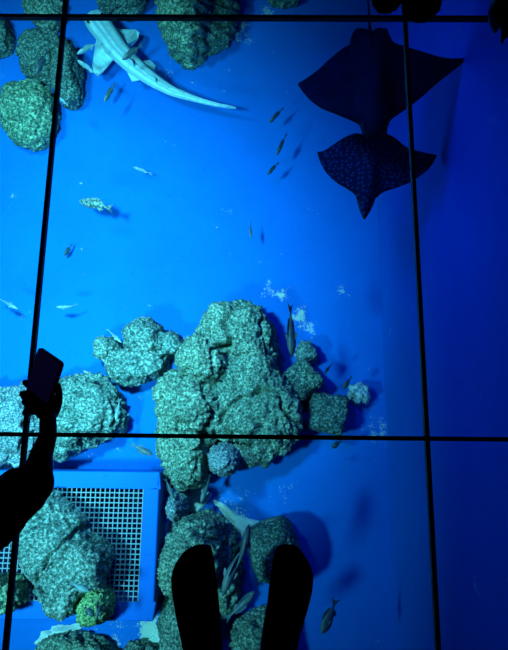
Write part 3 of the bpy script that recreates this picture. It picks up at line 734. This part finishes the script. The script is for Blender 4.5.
# --- person beside, crouching, reaching a phone out over the glass
ZP = .16
el = P(36, 482, .20); wr = P(48, 419, .17)
sh = el + V(-.24, -.11, .17); ch = sh + V(-.15, -.02, -.02); hipc = ch + V(-.10, -.28, -.25); hd = ch + V(.05, .10, .24)
bm = bmesh.new()
chain(bm, [(hipc, .12), (hipc * .5 + ch * .5, .105), (ch, .11), (ch + V(.02, .04, .09), .06), (ch + V(.03, .07, .14), .045), (hd - V(0, .02, .04), .045)])
chain(bm, [(ch, .07), (sh, .052), (el, .034), (P(41, 456, .19), .0235), (P(48, 436, .18), .0185), (wr, .0175)])
head(bm, hd, (.75, .35, -.55), .09)
kn = []
for s in (-1, 1):
    hp = hipc + V(.05, s * .085, 0); k_ = V(hipc.x + .33, hipc.y + .16 + s * .10, .30); an = V(hipc.x + .10, hipc.y + .14 + s * .11, .06)
    if k_.x > -.74: k_.x = -.74
    kn.append((hp, k_, an)); chain(bm, [(hp, .085), (k_, .055), (an, .034), (an + V(.14, 0, -.035), .022)])
# resting arm to the knee
lsh = ch + V(-.06, .15, -.02); lel = lsh + V(.08, .10, -.16); lwr = kn[1][1] + V(-.06, .03, .075)
chain(bm, [(ch, .07), (lsh, .05), (lel, .036), (lwr, .024)]); hand(bm, lwr, (.8, .1, -.35), (-.3, 0, -1), (0, -1, 0), .8, .4)
# phone hand: palm beneath, fingers round one long edge, thumb along the other
pal = [(wr, .0175), (P(47, 408, .145), .017), (P(44, 397, .135), .015)]
chain(bm, pal); chain(bm, [(P(52, 414, .15), .014), (P(53, 400, .14), .013)]); chain(bm, [(P(42, 413, .15), .014), (P(38, 402, .135), .012)]); chain(bm, [(P(36, 388, .13), .011), (P(44, 397, .135), .014)])
for (tx, ty, kx, ky) in ((23.5, 382.5, 36, 386), (20.5, 394, 35, 394), (23, 402.5, 36, 402), (23.5, 413, 38, 410)):
    chain(bm, [(P(kx + 6, ky + 1, .132), .0095), (P(kx - 6, (ky + ty) / 2, .128), .0085), (P(tx + 1.5, ty, .138), .0075), (P(tx + 2.5, ty - .3, .152), .0065)], 10)
chain(bm, [(P(55, 410, .15), .012), (P(58.5, 401, .155), .010), (P(59, 391, .165), .0085), (P(57.5, 385, .172), .0075)], 10)
pB = mesh_obj('person', remeshed(bm, .0048, 2), M['skin'])
tag(pB, 'person whose dark forearm reaches in, holding a phone over the glass', 'person')
bm = bmesh.new()
chain(bm, [(sh - V(.12, 0, 0), .10), (sh, .095)])
SLV = [(-34, 536, 34, .30), (-10, 518, 31, .26), (6, 505, 29, .235), (20, 495, 27, .22), (31, 486, 24, .21), (38, 481, 19, .205), (41, 478, 10, .20)]
sl = []
for (x, y, hw, z) in SLV: sl.append((P(x, y, z), (hw - 3.5) * .00207))
chain(bm, [(sh, .09)] + sl)
for (x, y, r, z) in ((14, 478, 10, .22), (44, 486, 10, .2), (12, 522, 13, .22), (-2, 532, 16, .22), (33, 500, 12, .2), (44, 495, 5, .2)): capsule(bm, P(x, y, z), r * .00207, P(x - 6, y + 4, z + .01), r * .00207)
chain(bm, [(hipc, .135), (hipc * .5 + ch * .5, .125), (ch, .13), (ch + V(.02, .03, .06), .085)])
chain(bm, [(ch, .09), (lsh, .068), (lel, .052), (lel * .4 + lwr * .6, .042)])
mesh_obj('jumper', remeshed(bm, .006, 4), M['black_cloth'], pB)
bm = bmesh.new()
for hp, k_, an in kn: chain(bm, [(hipc, .12), (hp, .10), (k_, .068), (an + V(0, 0, .03), .046)])
mesh_obj('trousers', remeshed(bm, .009, 3), M['dark_cloth'], pB)
for hp, k_, an in kn:
    bm = bmesh.new(); chain(bm, [(an + V(-.03, 0, -.028), .032), (an + V(.06, 0, -.024), .034), (an + V(.16, 0, -.032), .026)]); capsule(bm, an, .036, an + V(0, 0, .02), .038)
    mesh_obj('sock', remeshed(bm, .007, 2), M['black_cloth'], pB)
hair(pB, hd, (.75, .35, -.55), .09); eyes(pB, hd, (.75, .35, -.55), .09)
# phone
c1, c2, c3, c4 = P(40.4, 350.5, .175), P(63.3, 359, .205), P(52.5, 401, .165), P(24.8, 391, .135)
cen = (c1 + c2 + c3 + c4) / 4
ax = ((c1 + c2) / 2 - (c3 + c4) / 2); Ln = ax.length; ax.normalize()
sx = ((c2 + c3) / 2 - (c1 + c4) / 2); Wd = sx.length; sx = (sx - ax * sx.dot(ax)).normalized(); nz = sx.cross(ax)
phone = empty('phone', cen); tag(phone, 'black phone held in the raised hand beside the long frame bar', 'phone')
phone.rotation_mode = 'QUATERNION'; phone.rotation_quaternion = Matrix((sx, ax, nz)).transposed().to_quaternion()
def slab(name, w, l, z0, z1, r, m, parent):
    bm = bmesh.new(); pts = []
    for qx, qy, a0 in ((1, 1, 0), (-1, 1, 90), (-1, -1, 180), (1, -1, 270)):
        for k in range(7):
            a = math.radians(a0 + 15 * k); pts.append((qx * (w / 2 - r) + r * math.cos(a), qy * (l / 2 - r) + r * math.sin(a)))
    e = .0015
    rings(bm, [[(x * .96, y * .98, z0) for x, y in pts], [(x, y, z0 + e) for x, y in pts], [(x, y, z1 - e) for x, y in pts], [(x * .96, y * .98, z1) for x, y in pts]])
    return finish(bm, name, m, parent, smooth=False)
slab('case', Wd, Ln, -.0045, .0045, .009, M['phone'], phone)
slab('screen', Wd * .9, Ln * .94, .0044, .0054, .007, M['screen'], phone)

# --- person opposite, crouching at the top edge: two sock toes and a lowered hand
tA, tB = P(387, 0, .03), P(421, 4, .03)
aA, aB = tA + V(-.005, .155, .05), tB + V(.035, .15, .05)
kA, kB = aA + V(-.01, -.08, .30), aB + V(.03, -.08, .30)
hipc = (aA + aB) / 2 + V(0, .20, .13); ch = hipc + V(.02, -.06, .34); hd = ch + V(.02, -.08, .25)
wr = P(511, -14, .10); sh = ch + V(.16, .0, .06); lel = V(wr.x + .06, wr.y + .12, .30)
bm = bmesh.new()
chain(bm, [(hipc, .115), (hipc * .5 + ch * .5, .10), (ch, .11), (ch + V(0, -.02, .09), .07), (ch + V(.01, -.05, .15), .045), (hd - V(0, 0, .05), .045)])
head(bm, hd, (0, -.8, -.55), .09)
legs = []
for k_, an, toe, s in ((kA, aA, tA, -1), (kB, aB, tB, 1)):
    hp = hipc + V(s * .075, 0, 0); legs.append((hp, k_, an, toe))
    chain(bm, [(hp, .08), (k_, .045), (an, .033), (toe, .021)])
chain(bm, [(ch, .07), (sh, .05), (lel, .033), (wr, .023)])
zh = .03
chain(bm, [(wr, .022), (P(508, 4, .06), .026), (P(506, 16, .045), .022)])
chain(bm, [(P(500, -4, .08), .016), (P(498, 8, .055), .020), (P(499, 20, .04), .015)]); chain(bm, [(P(514, -2, .07), .018), (P(516, 16, .045), .017)])
chain(bm, [(P(498, 2, .06), .017), (P(493, 13, .045), .014), (P(492.5, 22, .03), .0105), (P(495.5, 31, .02), .0075)], 10)
chain(bm, [(P(502, 17, .045), .011), (P(503.5, 28, .04), .0078), (P(503, 36, .03), .0070), (P(502, 42, .015), .0062)], 10)
chain(bm, [(P(509, 20, .045), .011), (P(512, 31, .04), .0080), (P(511.5, 40, .028), .0072), (P(510, 46.5, .014), .0064)], 10)
chain(bm, [(P(515, 20, .045), .011), (P(520, 31, .04), .0078), (P(520, 40, .026), .0070), (P(519, 45, .014), .0062)], 10)
chain(bm, [(P(519, 14, .045), .011), (P(527, 24, .035), .0078), (P(528, 34, .016), .0065)], 10)
rsh = ch + V(-.16, 0, .06); rel = rsh + V(-.05, -.06, -.22); rwr = kA + V(-.03, .10, .08)
chain(bm, [(ch, .07), (rsh, .05), (rel, .035), (rwr, .024)]); hand(bm, rwr, (.35, -.6, .1), (0, 0, -1), (0.9, .4, 0), .7, .3)
pC = mesh_obj('person', remeshed(bm, .005, 2), M['skin'])
tag(pC, 'person crouching at the top edge, two dark sock toes and one lowered hand', 'person')
bm = bmesh.new()
for hp, k_, an, toe in legs: chain(bm, [(hipc, .12), (hp, .10), (k_, .066), (an + V(0, .01, .04), .048)])
mesh_obj('trousers', remeshed(bm, .008, 3), M['dark_cloth'], pC)
bm = bmesh.new(); chain(bm, [(hipc, .13), (hipc * .5 + ch * .5, .12), (ch, .125), (ch + V(0, -.02, .07), .09)])
chain(bm, [(ch, .09), (sh, .066), (lel, .048), (lel * .4 + wr * .6, .04)]); chain(bm, [(ch, .09), (rsh, .066), (rel, .05), (rel * .4 + rwr * .6, .042)])
mesh_obj('jumper', remeshed(bm, .009, 3), M['black_cloth'], pC)
for (hp, k_, an, toe), r in zip(legs, (.043, .056)):
    bm = bmesh.new(); heel = an + V(0, .03, -.04); d = toe - heel
    chain(bm, [(heel, .034), (heel + d * .55, r * .92), (toe - d * .05, r)]); capsule(bm, an - V(0, 0, .03), .036, an, .040)
    me = remeshed(bm, .006, 2)
    for v in me.vertices:
        v.co.z = max(.003, v.co.z); v.co += v.normal * .004 * noise.noise(v.co * 120)
    mesh_obj('sock', me, M['fuzzy_cloth'], pC)
hair(pC, hd, (0, -.8, -.55), .09); eyes(pC, hd, (0, -.8, -.55), .09)

# ------------------------------------------------------------------ light: underwater floods, added fill lamps, dark room
def spotlight(name, loc, aim, energy, col, size, blend, radius):
    l = bpy.data.lights.new(name, 'SPOT'); l.energy = energy; l.color = col; l.spot_size = math.radians(size); l.spot_blend = blend; l.shadow_soft_size = radius
    o = bpy.data.objects.new(name, l); C.objects.link(o); o.location = loc
    o.rotation_euler = (Vector(aim) - Vector(loc)).to_track_quat('-Z', 'Y').to_euler()
spotlight('underwater_flood', (-1.4, 1.15, -.12), P(92, 285, FLOOR), 1220, (.40, .97, 1.0), 92, 1.0, .16)
spotlight('underwater_side_flood', (-2.3, -.9, -.12), P(70, 460, FLOOR), 800, (.40, .97, 1.0), 104, 1.0, .2)
spotlight('added_corner_fill', (-2.5, 2.5, -.12), P(75, 50, FLOOR), 520, (.40, .95, 1.0), 80, 1.0, .2)  # added fill lamp, brightens the shark and rocks in this corner
spotlight('added_blue_fill', (-.6, 1.9, -.12), P(300, 360, FLOOR), 130, (.0, .10, 1.0), 120, 1.0, .25)  # added lamp, shifts the far floor towards deeper blue
w = bpy.data.worlds.new('dark_room'); SC.world = w; w.use_nodes = True
w.node_tree.nodes['Background'].inputs['Color'].default_value = (.0015, .002, .004, 1)
SC.view_settings.view_transform = 'Standard'; SC.view_settings.look = 'None'
SC.view_settings.gamma = 1; SC.view_settings.exposure = 0; SC.view_settings.use_curve_mapping = False
bpy.context.view_layer.update()
